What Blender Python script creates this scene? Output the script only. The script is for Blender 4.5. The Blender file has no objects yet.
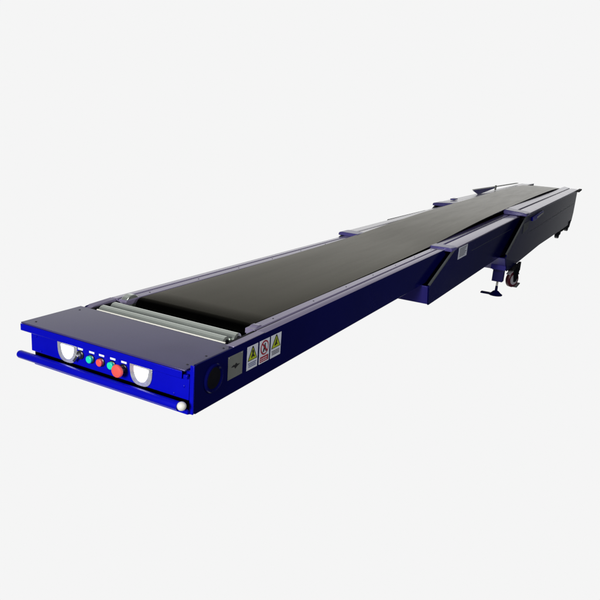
import bpy, bmesh, math, random
from mathutils import Vector, Matrix
random.seed(7)
GZ = 2.03                      # height of the camera above the floor the feet stand on; shape heights below are relative to the eye
scene = bpy.context.scene
C = scene.collection

# ------------------------------------------------------------------ materials
def mat(name, col, rough=.4, metal=0, spec=.5, noise=0.0, nscale=30, bump=0.0, bscale=60, coat=0, emit=None, estr=0, rvar=0.0, stretch=(1,1,1)):
    m = bpy.data.materials.new(name); m.use_nodes = True
    nt = m.node_tree; p = nt.nodes['Principled BSDF']
    p.inputs['Base Color'].default_value = (*col, 1)
    p.inputs['Roughness'].default_value = rough
    p.inputs['Metallic'].default_value = metal
    p.inputs['Specular IOR Level'].default_value = spec
    p.inputs['Coat Weight'].default_value = coat
    p.inputs['Coat Roughness'].default_value = .12
    if emit:
        p.inputs['Emission Color'].default_value = (*emit, 1); p.inputs['Emission Strength'].default_value = estr
    if noise or bump or rvar:
        tc = nt.nodes.new('ShaderNodeTexCoord'); mp = nt.nodes.new('ShaderNodeMapping')
        mp.inputs['Scale'].default_value = stretch
        nt.links.new(tc.outputs['Object'], mp.inputs['Vector'])
        n = nt.nodes.new('ShaderNodeTexNoise'); n.inputs['Scale'].default_value = nscale; n.inputs['Detail'].default_value = 8
        n.inputs['Roughness'].default_value = .6
        nt.links.new(mp.outputs['Vector'], n.inputs['Vector'])
        if noise:
            mx = nt.nodes.new('ShaderNodeMix'); mx.data_type = 'RGBA'
            mx.inputs[6].default_value = (*[c*(1-noise) for c in col], 1)
            mx.inputs[7].default_value = (*[min(1, c*(1+noise)) for c in col], 1)
            nt.links.new(n.outputs['Fac'], mx.inputs[0]); nt.links.new(mx.outputs[2], p.inputs['Base Color'])
        if rvar:
            r = nt.nodes.new('ShaderNodeMapRange')
            r.inputs['From Min'].default_value = .3; r.inputs['From Max'].default_value = .7
            r.inputs['To Min'].default_value = max(.02, rough-rvar); r.inputs['To Max'].default_value = rough+rvar
            nt.links.new(n.outputs['Fac'], r.inputs['Value']); nt.links.new(r.outputs[0], p.inputs['Roughness'])
        if bump:
            n2 = nt.nodes.new('ShaderNodeTexNoise'); n2.inputs['Scale'].default_value = bscale; n2.inputs['Detail'].default_value = 6
            nt.links.new(mp.outputs['Vector'], n2.inputs['Vector'])
            b = nt.nodes.new('ShaderNodeBump'); b.inputs['Strength'].default_value = bump; b.inputs['Distance'].default_value = .004
            nt.links.new(n2.outputs['Fac'], b.inputs['Height']); nt.links.new(b.outputs['Normal'], p.inputs['Normal'])
    return m

M = {}
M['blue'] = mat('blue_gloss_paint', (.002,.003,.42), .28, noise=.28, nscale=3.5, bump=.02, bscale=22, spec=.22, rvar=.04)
M['side'] = mat('shaded_blue_paint', (.0025,.003,.068), .18, noise=.3, nscale=2, spec=.06)  # darker copy of the blue paint, side shade put into the colour
M['cover'] = mat('cover_paint_with_sheen', (.054,.045,.145), .15, noise=.22, nscale=3, rvar=.05, spec=.62)  # greyed blue: the cover's pale reflection is put into its base colour
M['rail'] = mat('lilac_grey_rail', (.29,.255,.39), .15, metal=.3, noise=.12, nscale=12, rvar=.02, spec=.6, stretch=(1,.3,1))
M['palerail'] = mat('washed_out_rail', (.80,.78,.82), .2, metal=.25, noise=.06)  # lighter copy of the rail colour, far rails' overexposed wash-out painted in
M['railviolet'] = mat('violet_rail_paint', (.12,.10,.26), .2, noise=.15, nscale=10, rvar=.03)
M['cap'] = mat('lilac_cap_paint', (.10,.085,.29), .22, noise=.08)
M['belt'] = mat('black_rubber_belt', (.0075,.0075,.0066), .22, metal=.97, noise=.3, nscale=9, bump=.03, bscale=300, rvar=.018, spec=.26, stretch=(1.6,.12,1))
M['belt'].node_tree.nodes['Principled BSDF'].inputs['Specular Tint'].default_value = (.72,.705,.655,1)
M['black'] = mat('black_inside', (.004,.004,.007), .6, noise=.2, spec=.15)
M['zinc'] = mat('zinc_plated_steel', (.80,.86,.78), .22, metal=.8, noise=.14, nscale=25, rvar=.08, bump=.03, stretch=(.15,1,1))
M['steel'] = mat('bare_steel', (.5,.5,.52), .35, metal=1, noise=.1)
M['nylon_glint'] = mat('white_nylon_and_glint', (.75,.74,.66), .4, noise=.05)
M['label'] = mat('white_sticker', (.76,.79,.88), .35, noise=.04)
M['greyplate'] = mat('grey_sticker', (.20,.21,.19), .4, noise=.08)
M['yellow'] = mat('yellow_print', (.50,.60,.02), .4, noise=.08)
M['ink'] = mat('black_ink', (.01,.01,.012), .5, noise=.1)
M['blueink'] = mat('blue_ink', (.06,.09,.26), .5, noise=.1)
M['redink'] = mat('red_ink', (.36,.02,.04), .45, noise=.1)
M['green_btn'] = mat('green_button', (.015,.68,.45), .35, noise=.05, coat=.3)
M['red_btn'] = mat('red_button', (.85,.10,.085), .35, noise=.05, coat=.3)
M['bezel'] = mat('black_bezel', (.012,.012,.018), .35, noise=.1)
M['lamp'] = mat('lit_lamp', (.8,.8,.8), .3, emit=(1,1,.98), estr=3.5, noise=.03)
M['reflector'] = mat('lamp_reflector', (.70,.73,.84), .25, metal=.6, noise=.5, nscale=45, bump=.6, bscale=70)
M['redrubber'] = mat('red_wheel', (.09,.008,.02), .4, noise=.15)
M['whitepaint'] = mat('pale_wheel_paint', (.5,.48,.52), .4, noise=.1)
M['indigo'] = mat('indigo_paint', (.05,.04,.34), .32, noise=.12, nscale=12, bump=.06)
M['legblue'] = mat('dark_indigo_paint', (.014,.011,.15), .35, noise=.12)
M['cream'] = mat('pale_grey_paint', (.42,.44,.38), .45, noise=.08)
M['edge'] = mat('grey_panel_edge', (.11,.12,.12), .4, noise=.3, nscale=30)  # grey for panel edges and seams, lighter than the panels

# ------------------------------------------------------------------ mesh helpers
def add_box(bm, a, b):
    x0,y0,z0 = a; x1,y1,z1 = b
    v = [bm.verts.new((x,y,z+GZ)) for z in (z0,z1) for y in (y0,y1) for x in (x0,x1)]
    for f in ((0,2,3,1),(4,5,7,6),(0,1,5,4),(2,6,7,3),(0,4,6,2),(1,3,7,5)): bm.faces.new([v[i] for i in f])
def add_prism_x(bm, poly, x0, x1):
    """poly in (y,z), extruded from x0 to x1"""
    a = [bm.verts.new((x0,y,z+GZ)) for y,z in poly]; b = [bm.verts.new((x1,y,z+GZ)) for y,z in poly]
    bm.faces.new(a); bm.faces.new(b[::-1]); n = len(poly)
    for i in range(n): bm.faces.new((a[i], b[i], b[(i+1)%n], a[(i+1)%n]))
def add_prism_y(bm, poly, y0, y1, dz=0):
    """poly in (x,z), extruded from y0 to y1, the far end dz higher"""
    a = [bm.verts.new((x,y0,z+GZ)) for x,z in poly]; b = [bm.verts.new((x,y1,z+GZ+dz)) for x,z in poly]
    bm.faces.new(a[::-1]); bm.faces.new(b); n = len(poly)
    for i in range(n): bm.faces.new((a[i], a[(i+1)%n], b[(i+1)%n], b[i]))
def add_lathe(bm, c, axis, prof, seg=32):
    """prof: list of (distance along axis, radius)"""
    axis = Vector(axis).normalized(); q = axis.to_track_quat('Z','Y'); c = Vector(c)+Vector((0,0,GZ))
    rings = []
    for t, r in prof:
        if r <= 1e-6: rings.append([bm.verts.new(c + q@Vector((0,0,t)))]); continue
        rings.append([bm.verts.new(c + q@Vector((r*math.cos(2*math.pi*i/seg), r*math.sin(2*math.pi*i/seg), t))) for i in range(seg)])
    for A, B in zip(rings, rings[1:]):
        for i in range(seg):
            j = (i+1)%seg
            if len(A)==1 and len(B)==1: continue
            if len(A)==1: bm.faces.new((A[0], B[i], B[j]))
            elif len(B)==1: bm.faces.new((A[i], A[j], B[0]))
            else: bm.faces.new((A[i], A[j], B[j], B[i]))
    if len(rings[0])>1: bm.faces.new(rings[0][::-1])
    if len(rings[-1])>1: bm.faces.new(rings[-1])
def obj(name, bm, m, parent=None, bevel=0, smooth=True, seg=2, label=None):
    bmesh.ops.recalc_face_normals(bm, faces=bm.faces)
    me = bpy.data.meshes.new(name); bm.to_mesh(me); bm.free()
    o = bpy.data.objects.new(name, me); C.objects.link(o)
    mats = m if isinstance(m, list) else [m]
    for k in mats: me.materials.append(M[k])
    if smooth:
        for p in me.polygons: p.use_smooth = True
        try: me.set_sharp_from_angle(angle=math.radians(32))
        except Exception: pass
    if bevel:
        b = o.modifiers.new('bevel','BEVEL'); b.width = bevel; b.segments = seg; b.limit_method = 'ANGLE'; b.angle_limit = math.radians(35)
    if parent: o.parent = parent
    if label: o['label'] = label
    return o
def B(): return bmesh.new()
def box(name, a, b, m, parent=None, bevel=.0015, label=None):
    bm = B(); add_box(bm, a, b); return obj(name, bm, m, parent, bevel, label=label)

def multi(name, builder, items, m, parent, smooth=True):
    """one object per item, each a small mesh of its own"""
    for it in items:
        bm = B(); builder(bm, *it); obj(name, bm, m, parent, smooth=smooth)

# ------------------------------------------------------------------ the machine
root = bpy.data.objects.new('telescopic_conveyor', None); C.objects.link(root)
root.empty_display_size = .3
root['label'] = 'long blue telescopic conveyor with black belt and push buttons on its front end'
root['category'] = 'conveyor'

# ---- inner boom (the thinnest stage, nearest the camera) ----
bm = B()
add_box(bm, (-.487, 2.75, -1.000), (.487, 6.6, -.992))        # slider bed under the belt
add_box(bm, (-.487, 2.02, -1.184), (.487, 6.6, -1.176))       # belly sheet
inner = obj('inner_boom', bm, 'black', root, .001)
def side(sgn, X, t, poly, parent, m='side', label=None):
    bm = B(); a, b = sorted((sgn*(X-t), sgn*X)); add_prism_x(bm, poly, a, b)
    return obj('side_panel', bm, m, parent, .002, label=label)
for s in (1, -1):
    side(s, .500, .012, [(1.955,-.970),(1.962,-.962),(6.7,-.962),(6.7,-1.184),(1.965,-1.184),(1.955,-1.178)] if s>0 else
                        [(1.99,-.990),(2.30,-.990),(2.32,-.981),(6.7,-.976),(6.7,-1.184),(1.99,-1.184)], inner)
    # two-strip guide rail on top
    bm = B()
    P = [(.386,-.985),(.386,-.961),(.390,-.957),(.437,-.957),(.441,-.961),(.441,-.968),(.452,-.968),(.452,-.960),(.456,-.957),(.491,-.957),(.4992,-.9608),(.4992,-.9616),(.487,-.9616)]
    if s<0: P = [(-x,z-.014) for x,z in P][::-1]
    add_prism_y(bm, P, 2.50, 6.6)
    r = obj('guide_rail', bm, 'rail', inner, .0012)
    # countersunk screws along the inner strip
    multi('screw', add_lathe, [((s*.414, 2.72+k*.46, -.9575-(.014 if s<0 else 0)), (0,0,1), [(0,.005),(.0014,.0045),(.0020,.003),(.0010,0)], 12) for k in range(8)], 'black', r)
    # low ledge beside the rollers
    bm = B(); a, b = sorted((s*.457, s*.4995)); add_prism_x(bm, [(2.235,-.9615),(2.237,-.9585),(2.498,-.9572),(2.498,-.9615)] if s>0 else [(2.298,-.990),(2.34,-.978),(2.498,-.972),(2.498,-.990)], a, b)
    obj('ledge', bm, 'rail', inner, .0015)
    # inner cheek beside rollers with bearing block
    bm = B(); a, b = sorted((s*.434, s*.4560)); add_box(bm, (a,2.29,-1.06), (b,2.75,-.963 if s>0 else -.985)); obj('cheek_plate', bm, 'black', inner, .001)
    bm = B()
    arc = [(2.555+.055*math.cos(t), -.992+.042*math.sin(t)) for t in [math.pi*i/14 for i in range(15)]]
    a, b = sorted((s*.391, s*.432)); add_prism_x(bm, [(2.610,-1.05)]+arc+[(2.50,-1.05)], a, b)
    obj('bearing_block', bm, 'rail' if s>0 else 'zinc', inner, .003)

# ---- control head (front end) ----
bm = B()
add_box(bm, (-.464, 1.960, -1.122), (.479, 2.27, -.992))
head = obj('control_head', bm, 'blue', root, .003)
# front fascia with openings is one sheet; the lamps and buttons are set on it
bm = B(); add_prism_y(bm, [(-.467,-1.120),(-.467,-1.015),(.479,-1.015),(.479,-1.120)], 1.945, 1.958)
fascia = obj('front_fascia', bm, 'blue', head, .002)
# folded cover sheet: top + front lip (returned downwards, closed at the left end)
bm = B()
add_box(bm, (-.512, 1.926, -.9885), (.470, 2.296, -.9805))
cover = obj('cover_plate', bm, 'cover', root, .0025, label='glossy cover plate, violet-grey sheen put into its colour')
bm = B(); add_prism_x(bm, [(1.925,-.990),(1.929,-.989),(1.929,-1.020),(1.944,-1.020),(1.944,-1.0245),(1.928,-1.0245),(1.925,-1.0215)], -.515, .455)
add_box(bm, (-.5155, 1.9345, -1.026), (-.508, 2.29, -.9895))
obj('front_lip', bm, 'blue', cover, .0015)
bm = B(); add_box(bm, (.4755, 1.99, -.995), (.4870, 2.30, -.9885)); obj('cover_edge', bm, 'black', cover)
multi('screw', add_lathe, [((x,y,-.981), (0,0,1), [(0,.0055),(.0018,.005),(.0024,.0035),(.0012,0)], 12) for x, y in [(-.46,1.97),(-.46,2.24),(.44,1.98),(.44,2.11),(.44,2.24)]], 'ink', cover)
# corner gusset, lower tray, black to paint in the shade behind the bumper tube
bm = B(); add_box(bm, (.458,1.930,-1.022), (.478,1.944,-1.004)); obj('corner_bracket', bm, 'blue', head, .002)
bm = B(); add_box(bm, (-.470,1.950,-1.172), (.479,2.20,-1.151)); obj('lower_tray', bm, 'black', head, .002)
bm = B(); add_prism_x(bm, [(1.928,-1.150),(1.928,-1.176),(1.9495,-1.182),(1.9495,-1.172)], -.43, .487); obj('tray_lip', bm, 'blue', head, .002)
bm = B(); add_lathe(bm, (-.508,1.905,-1.135), (1,0,0), [(0,.012),(.004,.017),(.012,.0195),(.968,.0195)], 28)
tube = obj('bumper_bar', bm, 'blue', head)
bm = B(); add_lathe(bm, (.4605,1.905,-1.1315), (1,0,0), [(-.004,.010),(0,.0138)]+[(.014+.0195*math.sin(t), .0195*math.cos(t)) for t in [math.radians(a) for a in range(-45,91,9)]], 28)
obj('end_knob', bm, 'nylon_glint', tube, label='white round end knob')
for x in (-.36, .30):
    bm = B(); add_box(bm, (x-.012,1.920,-1.149), (x+.012,1.944,-1.141)); obj('bracket', bm, 'black', tube, .001)
multi('bolt', add_lathe, [((x,1.945,z), (0,-1,0), [(0,.0065),(.003,.0065),(.004,.0045)], 6) for x, z in ((.452,-1.062),(.40,-1.108),(-.40,-1.108),(-.43,-1.04))], 'blue', fascia)
bm = B(); add_box(bm, (.4805,1.946,-1.181), (.5003,1.9545,-.964)); obj('corner_post', bm, 'blue', head, .002)
# headlights: D-shaped, flat on top
def dshape(w, h, n=20, k=2.35):
    pts = [(-w, 0), (w, 0)]
    for i in range(1, n):
        t = math.pi*i/n
        pts.append((w*math.copysign(abs(math.cos(t))**(2/k), math.cos(t)), -h*math.sin(t)**(2/k)))
    return pts
for x in (-.222, .222):
    z0 = -1.031
    bm = B(); P = [(x+px, z0+pz) for px, pz in dshape(.063, .090, k=2.9)]
    add_prism_y(bm, P[::-1], 1.9405, 1.9448)
    hl = obj('headlight', bm, 'reflector', head, .001, label='lit white headlight with flat top and rounded bottom')
    bm = B()                                   # inner dish
    P2 = [(x+.002+px, z0-.006+pz) for px, pz in dshape(.041, .066, k=2.1)]
    a = [bm.verts.new((px,1.9400,pz+GZ)) for px, pz in P2]
    cx, cz = x, z0-.034
    b = [bm.verts.new((cx+(px-cx)*.8,1.9350,cz+(pz-cz)*.8+GZ)) for px, pz in P2]
    n = len(a)
    for i in range(n): bm.faces.new((a[i],a[(i+1)%n],b[(i+1)%n],b[i]))
    bm.faces.new(b); bm.faces.new(a[::-1])
    obj('lens', bm, 'lamp', hl, .001)
# label tabs, buttons
for x in (-.139,-.068,-.008,.059,.124):
    box('button_label', (x-.0155,1.9422,-1.0415), (x+.0155,1.9448,-1.0305), 'label', head, .0005)
def button(x, z, kind):
    bm = B(); add_lathe(bm, (x,1.9448,z), (0,-1,0), [(0,.021),(.006,.021),(.008,.018)], 28)
    if kind=='key_switch':
        o = obj('key_switch', bm, 'bezel', head, label='black key switch with silver key')
        bm = B(); add_lathe(bm, (x,1.9367,z), (0,-1,0), [(0,.0125),(.005,.012)], 24); obj('barrel', bm, 'steel', o)
        bm = B(); add_prism_y(bm, [(x-.030,z-.030),(x-.019,z-.036),(x+.006,z-.003),(x-.002,z+.006)], 1.921, 1.9313); obj('key', bm, 'steel', o, .002)
    elif kind=='stop':
        o = obj('emergency_stop', bm, 'bezel', head, label='large red mushroom emergency stop button')
        bm = B(); add_lathe(bm, (x,1.9367,z), (0,-1,0), [(0,.017),(.024,.015)], 24); obj('collar', bm, 'bezel', o)
        bm = B(); add_lathe(bm, (x,1.9122,z), (0,-1,0), [(0,.018),(.002,.0285),(.009,.030),(.015,.027),(.018,.018),(.0185,.008),(.0185,0)], 32); obj('cap', bm, 'red_btn', o)
    else:
        o = obj('push_button', bm, 'bezel', head, label=kind+' round push button')
        bm = B(); add_lathe(bm, (x,1.9367,z), (0,-1,0), [(0,.0175),(.010,.0170),(.0125,.014),(.013,0)], 28); obj('cap', bm, kind+'_btn', o)
button(-.139,-1.064,'key_switch'); button(-.072,-1.068,'green'); button(-.010,-1.068,'red'); button(.056,-1.066,'green')
button(.122,-1.066,'stop')

# ---- rollers and belt nose ----
def roller(y, z, r, x0, x1):
    bm = B(); add_lathe(bm, (x0,y,z), (1,0,0), [(0,r*.8),(.002,r),(x1-x0-.002,r),(x1-x0,r*.8)], 36)
    o = obj('roller', bm, 'zinc', root)
    for xx, d in ((x0,-1),(x1,1)):
        bm = B(); add_lathe(bm, (xx,y,z), (d,0,0), [(0,r*.62),(.004,r*.6),(.0045,.009),((.434-abs(xx)),.009)], 20); obj('end_cap', bm, 'bezel', o)
    return o
roller(2.350, -1.002, .034, -.412, .380)
roller(2.430, -1.002, .034, -.408, .392)
bm = B(); add_prism_x(bm, [(2.297,-.992),(2.304,-.9785),(2.3105,-.9785),(2.3105,-1.03),(2.304,-1.03)], -.405, .405); obj('edge_strip', bm, 'nylon_glint', root, .0008)  # white colour paints in the metal strip's bright reflected line
bm = B(); add_box(bm, (-.43,2.312,-1.06), (.43,2.74,-1.05)); obj('roller_tray', bm, 'black', root)

# belt: a closed loop with real thickness wound round a nose pulley, climbing over each stage
top = [(2.60,-.9640),(3.4,-.9640),(4.6,-.9570),(5.4,-.9480),(5.9,-.9360),(6.6,-.9130),(7.6,-.8860),(8.6,-.8700),(9.4,-.8600),(10.6,-.8480),(12.2,-.8340),(14.0,-.8320),(15.0,-.8480),(15.9,-.8880)]
def smooth_top():
    out = []
    for i in range(len(top)-1):
        (y0,z0),(y1,z1) = top[i],top[i+1]
        m0 = (top[i+1][1]-top[i-1][1])/(top[i+1][0]-top[i-1][0]) if i else 0
        m1 = (top[i+2][1]-top[i][1])/(top[i+2][0]-top[i][0]) if i+2<len(top) else 0
        for k in range(5):
            t = k/5; h = y1-y0
            out.append((y0+h*t, (2*t**3-3*t*t+1)*z0+(t**3-2*t*t+t)*h*m0+(-2*t**3+3*t*t)*z1+(t**3-t*t)*h*m1))
    return out+[top[-1]]
def halfw(y): return .368-.016*max(0, min(1, (y-6.3)/3.2))
path = []
R = .052; cy, cz = 2.60, -.964-R
for i in range(0, 11): t = math.radians(-90 - 18*i); path.append((cy+R*math.cos(t), cz+R*math.sin(t)))
path += smooth_top()[1:]
bm = B()
nx = 24; th = .012
rows = []
for i, (y, z) in enumerate(path):
    p0 = path[max(0,i-1)]; p1 = path[min(len(path)-1,i+1)]
    d = Vector((0,p1[0]-p0[0],p1[1]-p0[1])).normalized(); nrm = Vector((0,-d.z,d.y))
    w = halfw(y)
    crown = lambda u: -.0025*(abs(u)**6)
    out = [bm.verts.new((w*u, y+nrm.y*crown(u), z+nrm.z*crown(u)+GZ)) for u in [2*k/nx-1 for k in range(nx+1)]]
    inn = [bm.verts.new((w*u, y-nrm.y*th, z-nrm.z*th+GZ)) for u in [2*k/nx-1 for k in range(nx+1)]]
    rows.append((out, inn))
for (o0,i0),(o1,i1) in zip(rows, rows[1:]):
    for k in range(nx):
        bm.faces.new((o0[k],o0[k+1],o1[k+1],o1[k])); bm.faces.new((i0[k+1],i0[k],i1[k],i1[k+1]))
    bm.faces.new((o0[0],o1[0],i1[0],i0[0])); bm.faces.new((o0[nx],i0[nx],i1[nx],o1[nx]))
for (o,i_) in (rows[0], rows[-1]): bm.faces.new(o + i_[::-1])
obj('conveyor_belt', bm, 'belt', root, label='long flat black rubber belt')
bm = B(); add_lathe(bm, (-.37,cy,cz), (1,0,0), [(0,.036),(.74,.036)], 32); obj('nose_pulley', bm, 'zinc', root)

# ---- middle boom ----
bm = B()
add_box(bm, (-.545, 5.85, -1.000), (.545, 10.6, -.992))
add_box(bm, (-.545, 5.16, -1.362), (.545, 10.6, -1.354))
middle = obj('middle_boom', bm, 'black', root, .001)
mid_poly = [(5.76,-.953),(5.70,-.985),(5.06,-1.180),(5.05,-1.20),(5.10,-1.362),(10.6,-1.375),(10.6,-.932)]
for s in (1,-1):
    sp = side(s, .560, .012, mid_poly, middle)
    # pale folded edge along the slanting front of the panel
    bm = B(); a, b = sorted((s*.547, s*.563))
    add_prism_x(bm, [(5.745,-.957),(5.66,-.985),(5.055,-1.172),(5.046,-1.176),(5.066,-1.188),(5.70,-.992),(5.765,-.97)][::-1], a, b)
    obj('edge_strip', bm, 'edge', sp, .001)
    P = [(.4465,-.9575),(.4465,-.947),(.450,-.944),(.530,-.944),(.5635,-.954),(.5635,-.966),(.5605,-.966),(.5605,-.9575)]
    if s<0: P = [(-x,z) for x,z in P][::-1]
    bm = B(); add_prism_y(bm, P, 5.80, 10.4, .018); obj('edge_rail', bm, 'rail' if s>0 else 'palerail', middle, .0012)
    P = [(.345,-.975),(.345,-.949),(.349,-.945),(.425,-.945),(.429,-.949),(.429,-.958),(.546,-.958),(.546,-.975)]
    if s<0: P = [(-x,z) for x,z in P][::-1]
    bm = B(); add_prism_y(bm, P, 5.80, 10.4, .018)
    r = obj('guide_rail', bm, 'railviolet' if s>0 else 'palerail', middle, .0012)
    bm = B()                                              # rounded end cap of the rail
    P = [(.352,-.962),(.352,-.955),(.36,-.942),(.53,-.939),(.557,-.944),(.566,-.955),(.566,-.975),(.36,-.975)]
    if s<0: P = [(-x,z) for x,z in P][::-1]
    add_prism_y(bm, P, 5.62, 5.799); obj('end_cap', bm, 'cap', r, .012, seg=4)
bm = B(); add_prism_x(bm, [(5.058,-1.196),(5.105,-1.358),(5.119,-1.358),(5.070,-1.192)], -.547, .547); obj('cross_plate', bm, 'indigo', middle, .002, label='blue cross plate at the front underside')
# seam + label on the near panel
bm = B(); add_box(bm, (.5602,6.45,-1.071), (.5608,8.6,-1.068)); obj('seam', bm, 'edge', middle)
bm = B(); add_prism_x(bm, [(5.905,-.972),(6.235,-.972),(6.235,-1.085),(5.905,-1.085)], .5604,.5625); lb = obj('data_label', bm, 'label', middle, .0005, label='pale grey data label')
bm = B()
for k in range(6): add_box(bm, (.5628,5.94,-.990-k*.015), (.5634,6.20-.03*(k%3),-.984-k*.015))
obj('text_line', bm, 'ink', lb)

# ---- base frame (rear stage) ----
bm = B()
add_box(bm, (-.63, 9.40, -.990), (.63, 16.25, -.982))
add_prism_x(bm, [(9.4,-.981),(9.4,-.878),(10.6,-.866),(12.2,-.852),(14.0,-.850),(15.0,-.866),(15.92,-.908),(15.92,-.981)], -.335, .335)
add_box(bm, (-.63, 8.35, -1.552), (.63, 15.4, -1.540))
add_box(bm, (-.63, 16.20,-1.40), (.63, 16.25,-.99))
base = obj('base_frame', bm, 'black', root, .001)
base_poly = [(9.23,-.905),(9.17,-.94),(8.04,-1.315),(8.02,-1.35),(8.23,-1.560),(11.0,-1.560),(12.6,-1.600),(15.8,-1.665),(16.15,-1.62),(16.28,-1.44),(16.30,-.915)]
for s in (1,-1):
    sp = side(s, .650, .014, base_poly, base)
    bm = B(); a, b = sorted((s*.634, s*.654))
    add_prism_x(bm, [(9.20,-.915),(9.12,-.94),(8.03,-1.305),(8.02,-1.312),(8.045,-1.325),(9.16,-.95),(9.23,-.93)][::-1], a, b)
    obj('edge_strip', bm, 'edge', sp, .001)
    P = [(.345,-.93),(.345,-.868),(.349,-.864),(.465,-.886),(.469,-.894),(.469,-.903),(.487,-.903),(.487,-.896),(.491,-.893),(.625,-.893),(.655,-.903),(.655,-.93)]
    if s<0: P = [(-x,z) for x,z in P][::-1]
    bm = B(); add_prism_y(bm, P, 9.36, 16.32, .0)
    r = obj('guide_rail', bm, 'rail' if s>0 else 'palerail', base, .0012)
    P = [(.345,-.91),(.345,-.885),(.36,-.866),(.60,-.884),(.650,-.893),(.660,-.905),(.660,-.93),(.36,-.93)]
    if s<0: P = [(-x,z) for x,z in P][::-1]
    bm = B(); add_prism_y(bm, P, 9.05, 9.359); obj('end_cap', bm, 'cap', r, .014, seg=4)
bm = B(); add_prism_x(bm, [(8.035,-1.372),(8.235,-1.556),(8.255,-1.556),(8.055,-1.368)], -.634, .634); obj('cross_plate', bm, 'indigo', base, .002, label='blue cross plate at the front underside')
# near side details: handle with pale tag, seams, ribs
bm = B(); add_prism_x(bm, [(9.62,-.985),(10.65,-.965),(10.75,-1.00),(10.05,-1.05),(9.66,-1.045)], .6504,.668); h = obj('latch_plate', bm, 'blue', base, .004)
bm = B(); add_prism_x(bm, [(10.02,-1.010),(10.62,-.985),(10.66,-1.008),(10.10,-1.037)], .6684,.674); obj('tag', bm, 'nylon_glint', h, .001)
bm = B(); add_prism_x(bm, [(8.98,-1.02),(9.42,-1.02),(9.40,-1.13),(9.02,-1.16)], .6504,.6530); obj('data_label', bm, 'edge', base, .001)
multi('seam', add_box, [((.6502,9.5,-1.203), (.6510,15.9,-1.199))], 'edge', base)
bm = B(); add_prism_x(bm, [(15.9,-.900),(16.55,-.892),(16.60,-.925),(16.0,-.945)], .657,.72); obj('rear_lug', bm, 'black', base, .006)
bm = B(); add_prism_x(bm, [(14.3,-1.58),(15.9,-1.52),(16.1,-1.66),(15.7,-1.72),(14.4,-1.70)], .56,.648); obj('wheel_guard', bm, 'black', base, .01)

# support leg with levelling foot, front of base
bm = B(); add_box(bm, (.455, 8.16, -1.545), (.640, 8.20, -1.395)); add_box(bm, (.47, 8.201, -1.56), (.62, 8.34, -1.40))
leg = obj('support_leg', bm, 'indigo', root, .004)
bm = B(); add_box(bm, (.478, 8.235, -1.715), (.612, 8.34, -1.561)); obj('leg_sleeve', bm, 'legblue', leg, .004)
bm = B(); add_lathe(bm, (.545,8.29,-1.80), (0,0,1), [(0,.014),(.09,.014)], 16); obj('screw_rod', bm, 'nylon_glint', leg)
bm = B(); add_lathe(bm, (.545,8.29,-1.905), (0,0,1), [(0,.085),(.012,.088),(.03,.06),(.055,.035),(.062,.018),(.125,.016)], 24)
add_box(bm, (.545-.19, 8.26, -1.905), (.545-.04, 8.33, -1.886))
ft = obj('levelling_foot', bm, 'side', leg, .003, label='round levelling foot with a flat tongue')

def wheel(x, y, z, r, w, tyre, hub, parent):
    bm = B(); add_lathe(bm, (x-w/2,y,z), (1,0,0), [(0,r*.55),(0.001,r*.9),(w*.15,r),(w*.85,r),(w-.001,r*.9),(w,r*.55)], 36); t = obj('tyre', bm, tyre, parent)
    bm = B(); add_lathe(bm, (x-w/2-.006,y,z), (1,0,0), [(0,r*.2),(.003,r*.5),(w+.009,r*.5),(w+.012,r*.2)], 28); obj('rim', bm, hub, parent)
# swivel caster next to the leg, its wheel turned aside
ax = Vector((.88,-.47,0)).normalized(); cc = Vector((.650,8.75,-1.752))
bm = B()
q = ax.to_track_quat('X','Z').to_matrix()
for sd in (-.052,.042):
    tmp = B(); add_prism_x(tmp, [(-.06,.17),(.07,.17),(.05,.02),(.02,-.03),(-.02,-.03)], sd, sd+.008)
    for v in tmp.verts: v.co = q @ (v.co-Vector((0,0,GZ))) + cc + Vector((0,0,GZ))
    me_ = bpy.data.meshes.new('fork'); tmp.to_mesh(me_); tmp.free(); bm.from_mesh(me_); bpy.data.meshes.remove(me_)
add_box(bm, (.56, 8.63, -1.605), (.69, 8.93, -1.563)); add_box(bm, (.668, 8.85, -1.66), (.70, 8.99, -1.54))
cas = obj('caster', bm, 'black', root, .003)
bm = B(); add_lathe(bm, cc-ax*.032, ax, [(0,.07),(.001,.095),(.012,.108),(.052,.108),(.063,.095),(.064,.07)], 36); obj('tyre', bm, 'redrubber', cas)
bm = B(); add_lathe(bm, cc-ax*.036, ax, [(0,.02),(.003,.072),(.069,.072),(.074,.02)], 28); obj('rim', bm, 'whitepaint', cas)
bm = B(); tmp = [(.122*math.cos(t), .122*math.sin(t)) for t in [math.radians(a) for a in range(35,146,10)]]
P = tmp + [(c_*.93, s_*.93) for c_, s_ in tmp[::-1]]
add_prism_x(bm, P, -.034, .034)
for v in bm.verts: v.co = q @ (v.co-Vector((0,0,GZ))) + cc + Vector((0,0,GZ))
obj('mudguard', bm, 'whitepaint', cas, .003)
bm = B(); add_prism_x(bm, [(8.80,-1.87),(9.05,-1.86),(9.05,-1.845),(8.80,-1.835)], .64,.72); obj('brake_pedal', bm, 'edge', cas, .003)
# rear wheels
for (x,y,r) in ((.585,14.15,.12),(.60,15.75,.13)):
    bm = B(); add_prism_x(bm, [(y-.25,-1.59),(y+.25,-1.59),(y+.08,-1.74),(y-.08,-1.74)], x+.045, x+.056); add_prism_x(bm, [(y-.25,-1.59),(y+.25,-1.59),(y+.08,-1.74),(y-.08,-1.74)], x-.056, x-.045)
    c = obj('rear_wheel', bm, 'black', root, .002)
    wheel(x, y, -1.70, r, .08, 'bezel', 'greyplate', c)

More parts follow.
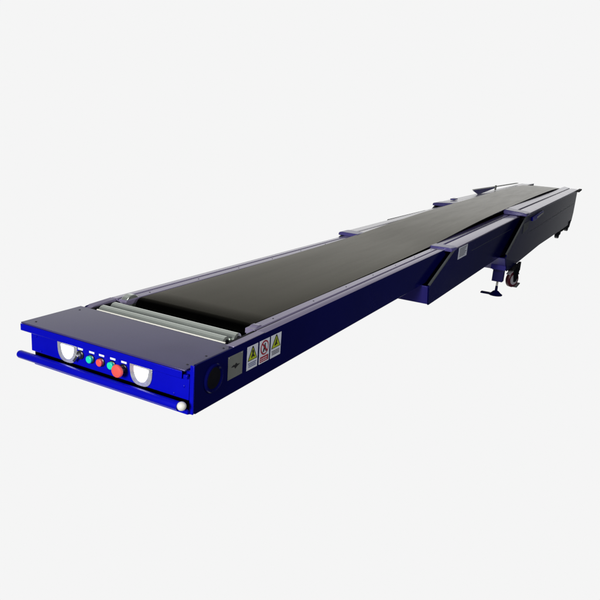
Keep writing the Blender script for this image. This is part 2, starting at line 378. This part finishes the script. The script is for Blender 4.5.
# far side: tapered guide plate standing on the far rail
bm = B(); add_prism_x(bm, [(11.06,-.802),(11.50,-.892),(11.75,-.892),(13.1,-.842),(13.0,-.826)], -.585, -.570); tr = obj('side_guide', bm, 'indigo', root, .003)
bm = B(); add_prism_x(bm, [(11.3,-.8035),(13.0,-.824),(15.6,-.850),(15.6,-.860),(13.0,-.834),(11.3,-.812)], -.64, -.5865); obj('top_shelf', bm, 'cream', tr, .002)
bm = B(); add_box(bm, (-.569,12.85,-.885), (-.550,12.93,-.790)); obj('post', bm, 'cream', tr, .003)
bm = B(); add_box(bm, (-.60,9.75,-.8865), (-.53,9.95,-.868)); obj('stop_switch', bm, 'indigo', base, .008)
bm = B(); add_prism_y(bm, [(-.60,-.965),(-.597,-.952),(-.568,-.952),(-.564,-.975)], 7.05, 8.5); obj('cable_channel', bm, 'black', middle, .003)

# ---- round port, grey plate and three warning signs on the near side ----
bm = B(); add_lathe(bm, (.500,2.083,-1.058), (1,0,0), [(.0004,.066),(.006,.066),(.011,.062),(.012,.056),(.004,.050),(.002,.0)], 48)
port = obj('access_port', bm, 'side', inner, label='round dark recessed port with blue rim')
bm = B(); add_lathe(bm, (.5025,2.083,-1.058), (1,0,0), [(0,.049),(.0022,.048),(.0015,.03),(.0028,.022),(.0028,0)], 40); obj('port_cover', bm, 'black', port)
def plate(name, y0, y1, z0, z1, m, label, X=.5004, t=.0012, rad=True):
    bm = B(); add_prism_x(bm, [(y0,z0),(y1,z0),(y1,z1),(y0,z1)], X, X+t); return obj(name, bm, m, inner, .0004, label=label)
def flat(name, poly, m, parent, X, t=.0006):
    bm = B(); add_prism_x(bm, poly, X, X+t); return obj(name, bm, m, parent, smooth=False)
gp = plate('number_plate', 2.192,2.310,-1.108,-.997,'greyplate','grey plate with a small black arrow mark')
cyy, czz = 2.252,-1.052
flat('arrow_mark', [(cyy-.036,czz),(cyy-.014,czz+.008),(cyy-.010,czz+.003),(cyy+.004,czz+.012),(cyy+.014,czz+.004),(cyy+.036,czz+.001),(cyy+.014,czz-.006),(cyy-.002,czz-.014),(cyy-.010,czz-.004)], 'ink', gp, .5020)
multi('rivet', add_lathe, [((.5016,y,z), (1,0,0), [(0,.003),(.001,.0025)], 10) for y,z in ((2.200,-1.003),(2.302,-1.003),(2.200,-1.102),(2.302,-1.102))], 'steel', gp)
def ring(y, z, r0, r1, n=40):
    return [(y+r1*math.cos(2*math.pi*i/n), z+r1*math.sin(2*math.pi*i/n)) for i in range(n)]
def lines(parent, y0, y1, z0, rows, m, dz=.0085, h=.004):
    bm = B(); rnd = random.Random(int(y0*1000))
    for k in range(rows):
        y = y0 + (.004 if k else 0); z = z0-k*dz
        while y < y1-.004:
            w = min(y1-y, rnd.uniform(.006,.016)); add_box(bm, (.5020,y,z-h), (.5026,y+w-.0022,z)); y += w
    obj('text_line', bm, m, parent, smooth=False)
XS = .5020
# 1: yellow triangle with hand/roller pictogram
s1 = plate('warning_sign', 2.347,2.440,-1.111,-.993,'label','white sign with a yellow warning triangle and blue text')
y, z = 2.3935,-1.036
flat('triangle_border', [(y-.041,z-.030),(y+.041,z-.030),(y+.004,z+.038),(y-.004,z+.038)], 'ink', s1, XS)
flat('triangle', [(y-.034,z-.026),(y+.034,z-.026),(y,z+.030)], 'yellow', s1, XS+.0008)
flat('pictogram', [(y-.014,z-.012),(y-.004,z+.004),(y-.008,z+.014),(y,z+.024),(y+.008,z+.012),(y+.005,z-.002),(y+.016,z-.012),(y+.012,z-.019),(y+.002,z-.010),(y-.008,z-.020)], 'ink', s1, XS+.0016)
lines(s1, 2.358,2.430,-1.077,3,'blueink')
# 2: red prohibition ring with figure
s2 = plate('prohibition_sign', 2.455,2.548,-1.112,-.993,'label','white sign with a red prohibition ring and red text')
y, z = 2.5015,-1.034
flat('ring', ring(y,z,0,.037), 'redink', s2, XS)
flat('disc', ring(y,z,0,.029), 'label', s2, XS+.0008)
flat('figure', [(y-.020,z-.022),(y-.008,z-.020),(y,z-.006),(y+.008,z-.022),(y+.020,z-.020),(y+.010,z-.002),(y+.004,z+.012),(y+.006,z+.022),(y-.003,z+.024),(y-.006,z+.012),(y-.012,z+.002)], 'ink', s2, XS+.0016)
flat('slash', [(y-.027,z+.020),(y-.021,z+.026),(y+.027,z-.020),(y+.021,z-.026)], 'redink', s2, XS+.0024)
flat('text_panel', [(2.463,-1.105),(2.540,-1.105),(2.540,-1.077),(2.463,-1.077)], 'redink', s2, XS)
bm = B()
for k in range(2):
    yy = 2.468
    for w in (.012,.008,.014,.010,.012): add_box(bm, (XS+.0008,yy,-1.089-k*.010), (XS+.0013,yy+w-.003,-1.085-k*.010)); yy += w+.001
obj('text_line', bm, 'label', s2, smooth=False)
# 3: yellow triangle with figure, black text
s3 = plate('warning_sign', 2.561,2.662,-1.113,-.993,'label','white sign with a yellow warning triangle and black text')
y, z = 2.6115,-1.034
flat('triangle_border', [(y-.045,z-.030),(y+.045,z-.030),(y+.004,z+.038),(y-.004,z+.038)], 'ink', s3, XS)
flat('triangle', [(y-.037,z-.026),(y+.037,z-.026),(y,z+.030)], 'yellow', s3, XS+.0008)
flat('pictogram', [(y-.020,z-.016),(y-.010,z-.004),(y-.004,z+.010),(y,z+.024),(y+.006,z+.008),(y+.004,z-.004),(y+.018,z-.016),(y+.006,z-.012),(y-.006,z-.018)], 'ink', s3, XS+.0016)
lines(s3, 2.572,2.652,-1.077,3,'ink')

# ------------------------------------------------------------------ invented surround (world): white behind the machine, dark side to keep near panels dark
w = bpy.data.worlds.new('World'); scene.world = w; w.use_nodes = True
nt = w.node_tree; bg = nt.nodes['Background']
tc = nt.nodes.new('ShaderNodeTexCoord'); sx = nt.nodes.new('ShaderNodeSeparateXYZ')
nt.links.new(tc.outputs['Generated'], sx.inputs[0])
def mr(sock, a, b, c, d):
    n = nt.nodes.new('ShaderNodeMapRange'); n.interpolation_type = 'SMOOTHSTEP'
    for k, v in zip(('From Min','From Max','To Min','To Max'), (a,b,c,d)): n.inputs[k].default_value = v
    nt.links.new(sock, n.inputs['Value']); return n.outputs[0]
def mth(op, a, b):
    n = nt.nodes.new('ShaderNodeMath'); n.operation = op
    for i, v in enumerate((a,b)):
        if isinstance(v, (int,float)): n.inputs[i].default_value = v
        else: nt.links.new(v, n.inputs[i])
    return n.outputs[0]
mz_ = mr(sx.outputs['Z'], .19, .42, 1, .30)
mx_ = mr(mth('ADD', sx.outputs['X'], mth('MULTIPLY', mth('MINIMUM', mth('ADD', sx.outputs['Z'], .25), 0), .3)), .035, .08, 1, 0)
my_ = mr(sx.outputs['Y'], -.15, .2, 0, 1)
m_ = mth('MULTIPLY', mth('MULTIPLY', mx_, my_), mz_)
mix = nt.nodes.new('ShaderNodeMix'); mix.data_type = 'RGBA'
nt.links.new(m_, mix.inputs[0])
mix.inputs[6].default_value = (.035,.038,.045,1)
mix.inputs[7].default_value = (.9131,.9131,.9131,1)
nt.links.new(mix.outputs[2], bg.inputs['Color']); bg.inputs['Strength'].default_value = 1

# ------------------------------------------------------------------ lamps
def area(name, loc, target, size, energy, col=(1,1,1)):
    l = bpy.data.lights.new(name, 'AREA'); l.shape = 'SQUARE'; l.size = size; l.energy = energy; l.color = col
    o = bpy.data.objects.new(name, l); C.objects.link(o); o.location = loc
    o.rotation_euler = (Vector(target)-Vector(loc)).to_track_quat('-Z','Y').to_euler(); return o
area('added_front_light', (.5,-3.4,2.7), (0,3.2,1.0), 1.7, 430)  # unseen key light added behind the camera to brighten the front faces
area('added_side_fill', (5.0,3.5,3.2), (.5,5.0,1.0), 1.5, 105)  # unseen fill added to brighten the signs and labels on the near side

# ------------------------------------------------------------------ camera
cam = bpy.data.cameras.new('camera'); co = bpy.data.objects.new('camera', cam); C.objects.link(co)
ROW = [(0.87720918,0.18596835,-0.44262831),(0.47464283,-0.19720117,0.85780294),(0.07223737,-0.96256297,-0.26125522)]
mt = Matrix(((ROW[0][0],-ROW[0][1],-ROW[0][2],1.966),(ROW[1][0],-ROW[1][1],-ROW[1][2],0),(ROW[2][0],-ROW[2][1],-ROW[2][2],GZ),(0,0,0,1)))
co.matrix_world = mt
cam.sensor_width = 36; cam.lens = 37.844; cam.clip_start = .05; cam.clip_end = 500
scene.camera = co
scene.view_settings.view_transform = 'Standard'; scene.view_settings.look = 'None'
scene.view_settings.exposure = 0; scene.view_settings.gamma = 1
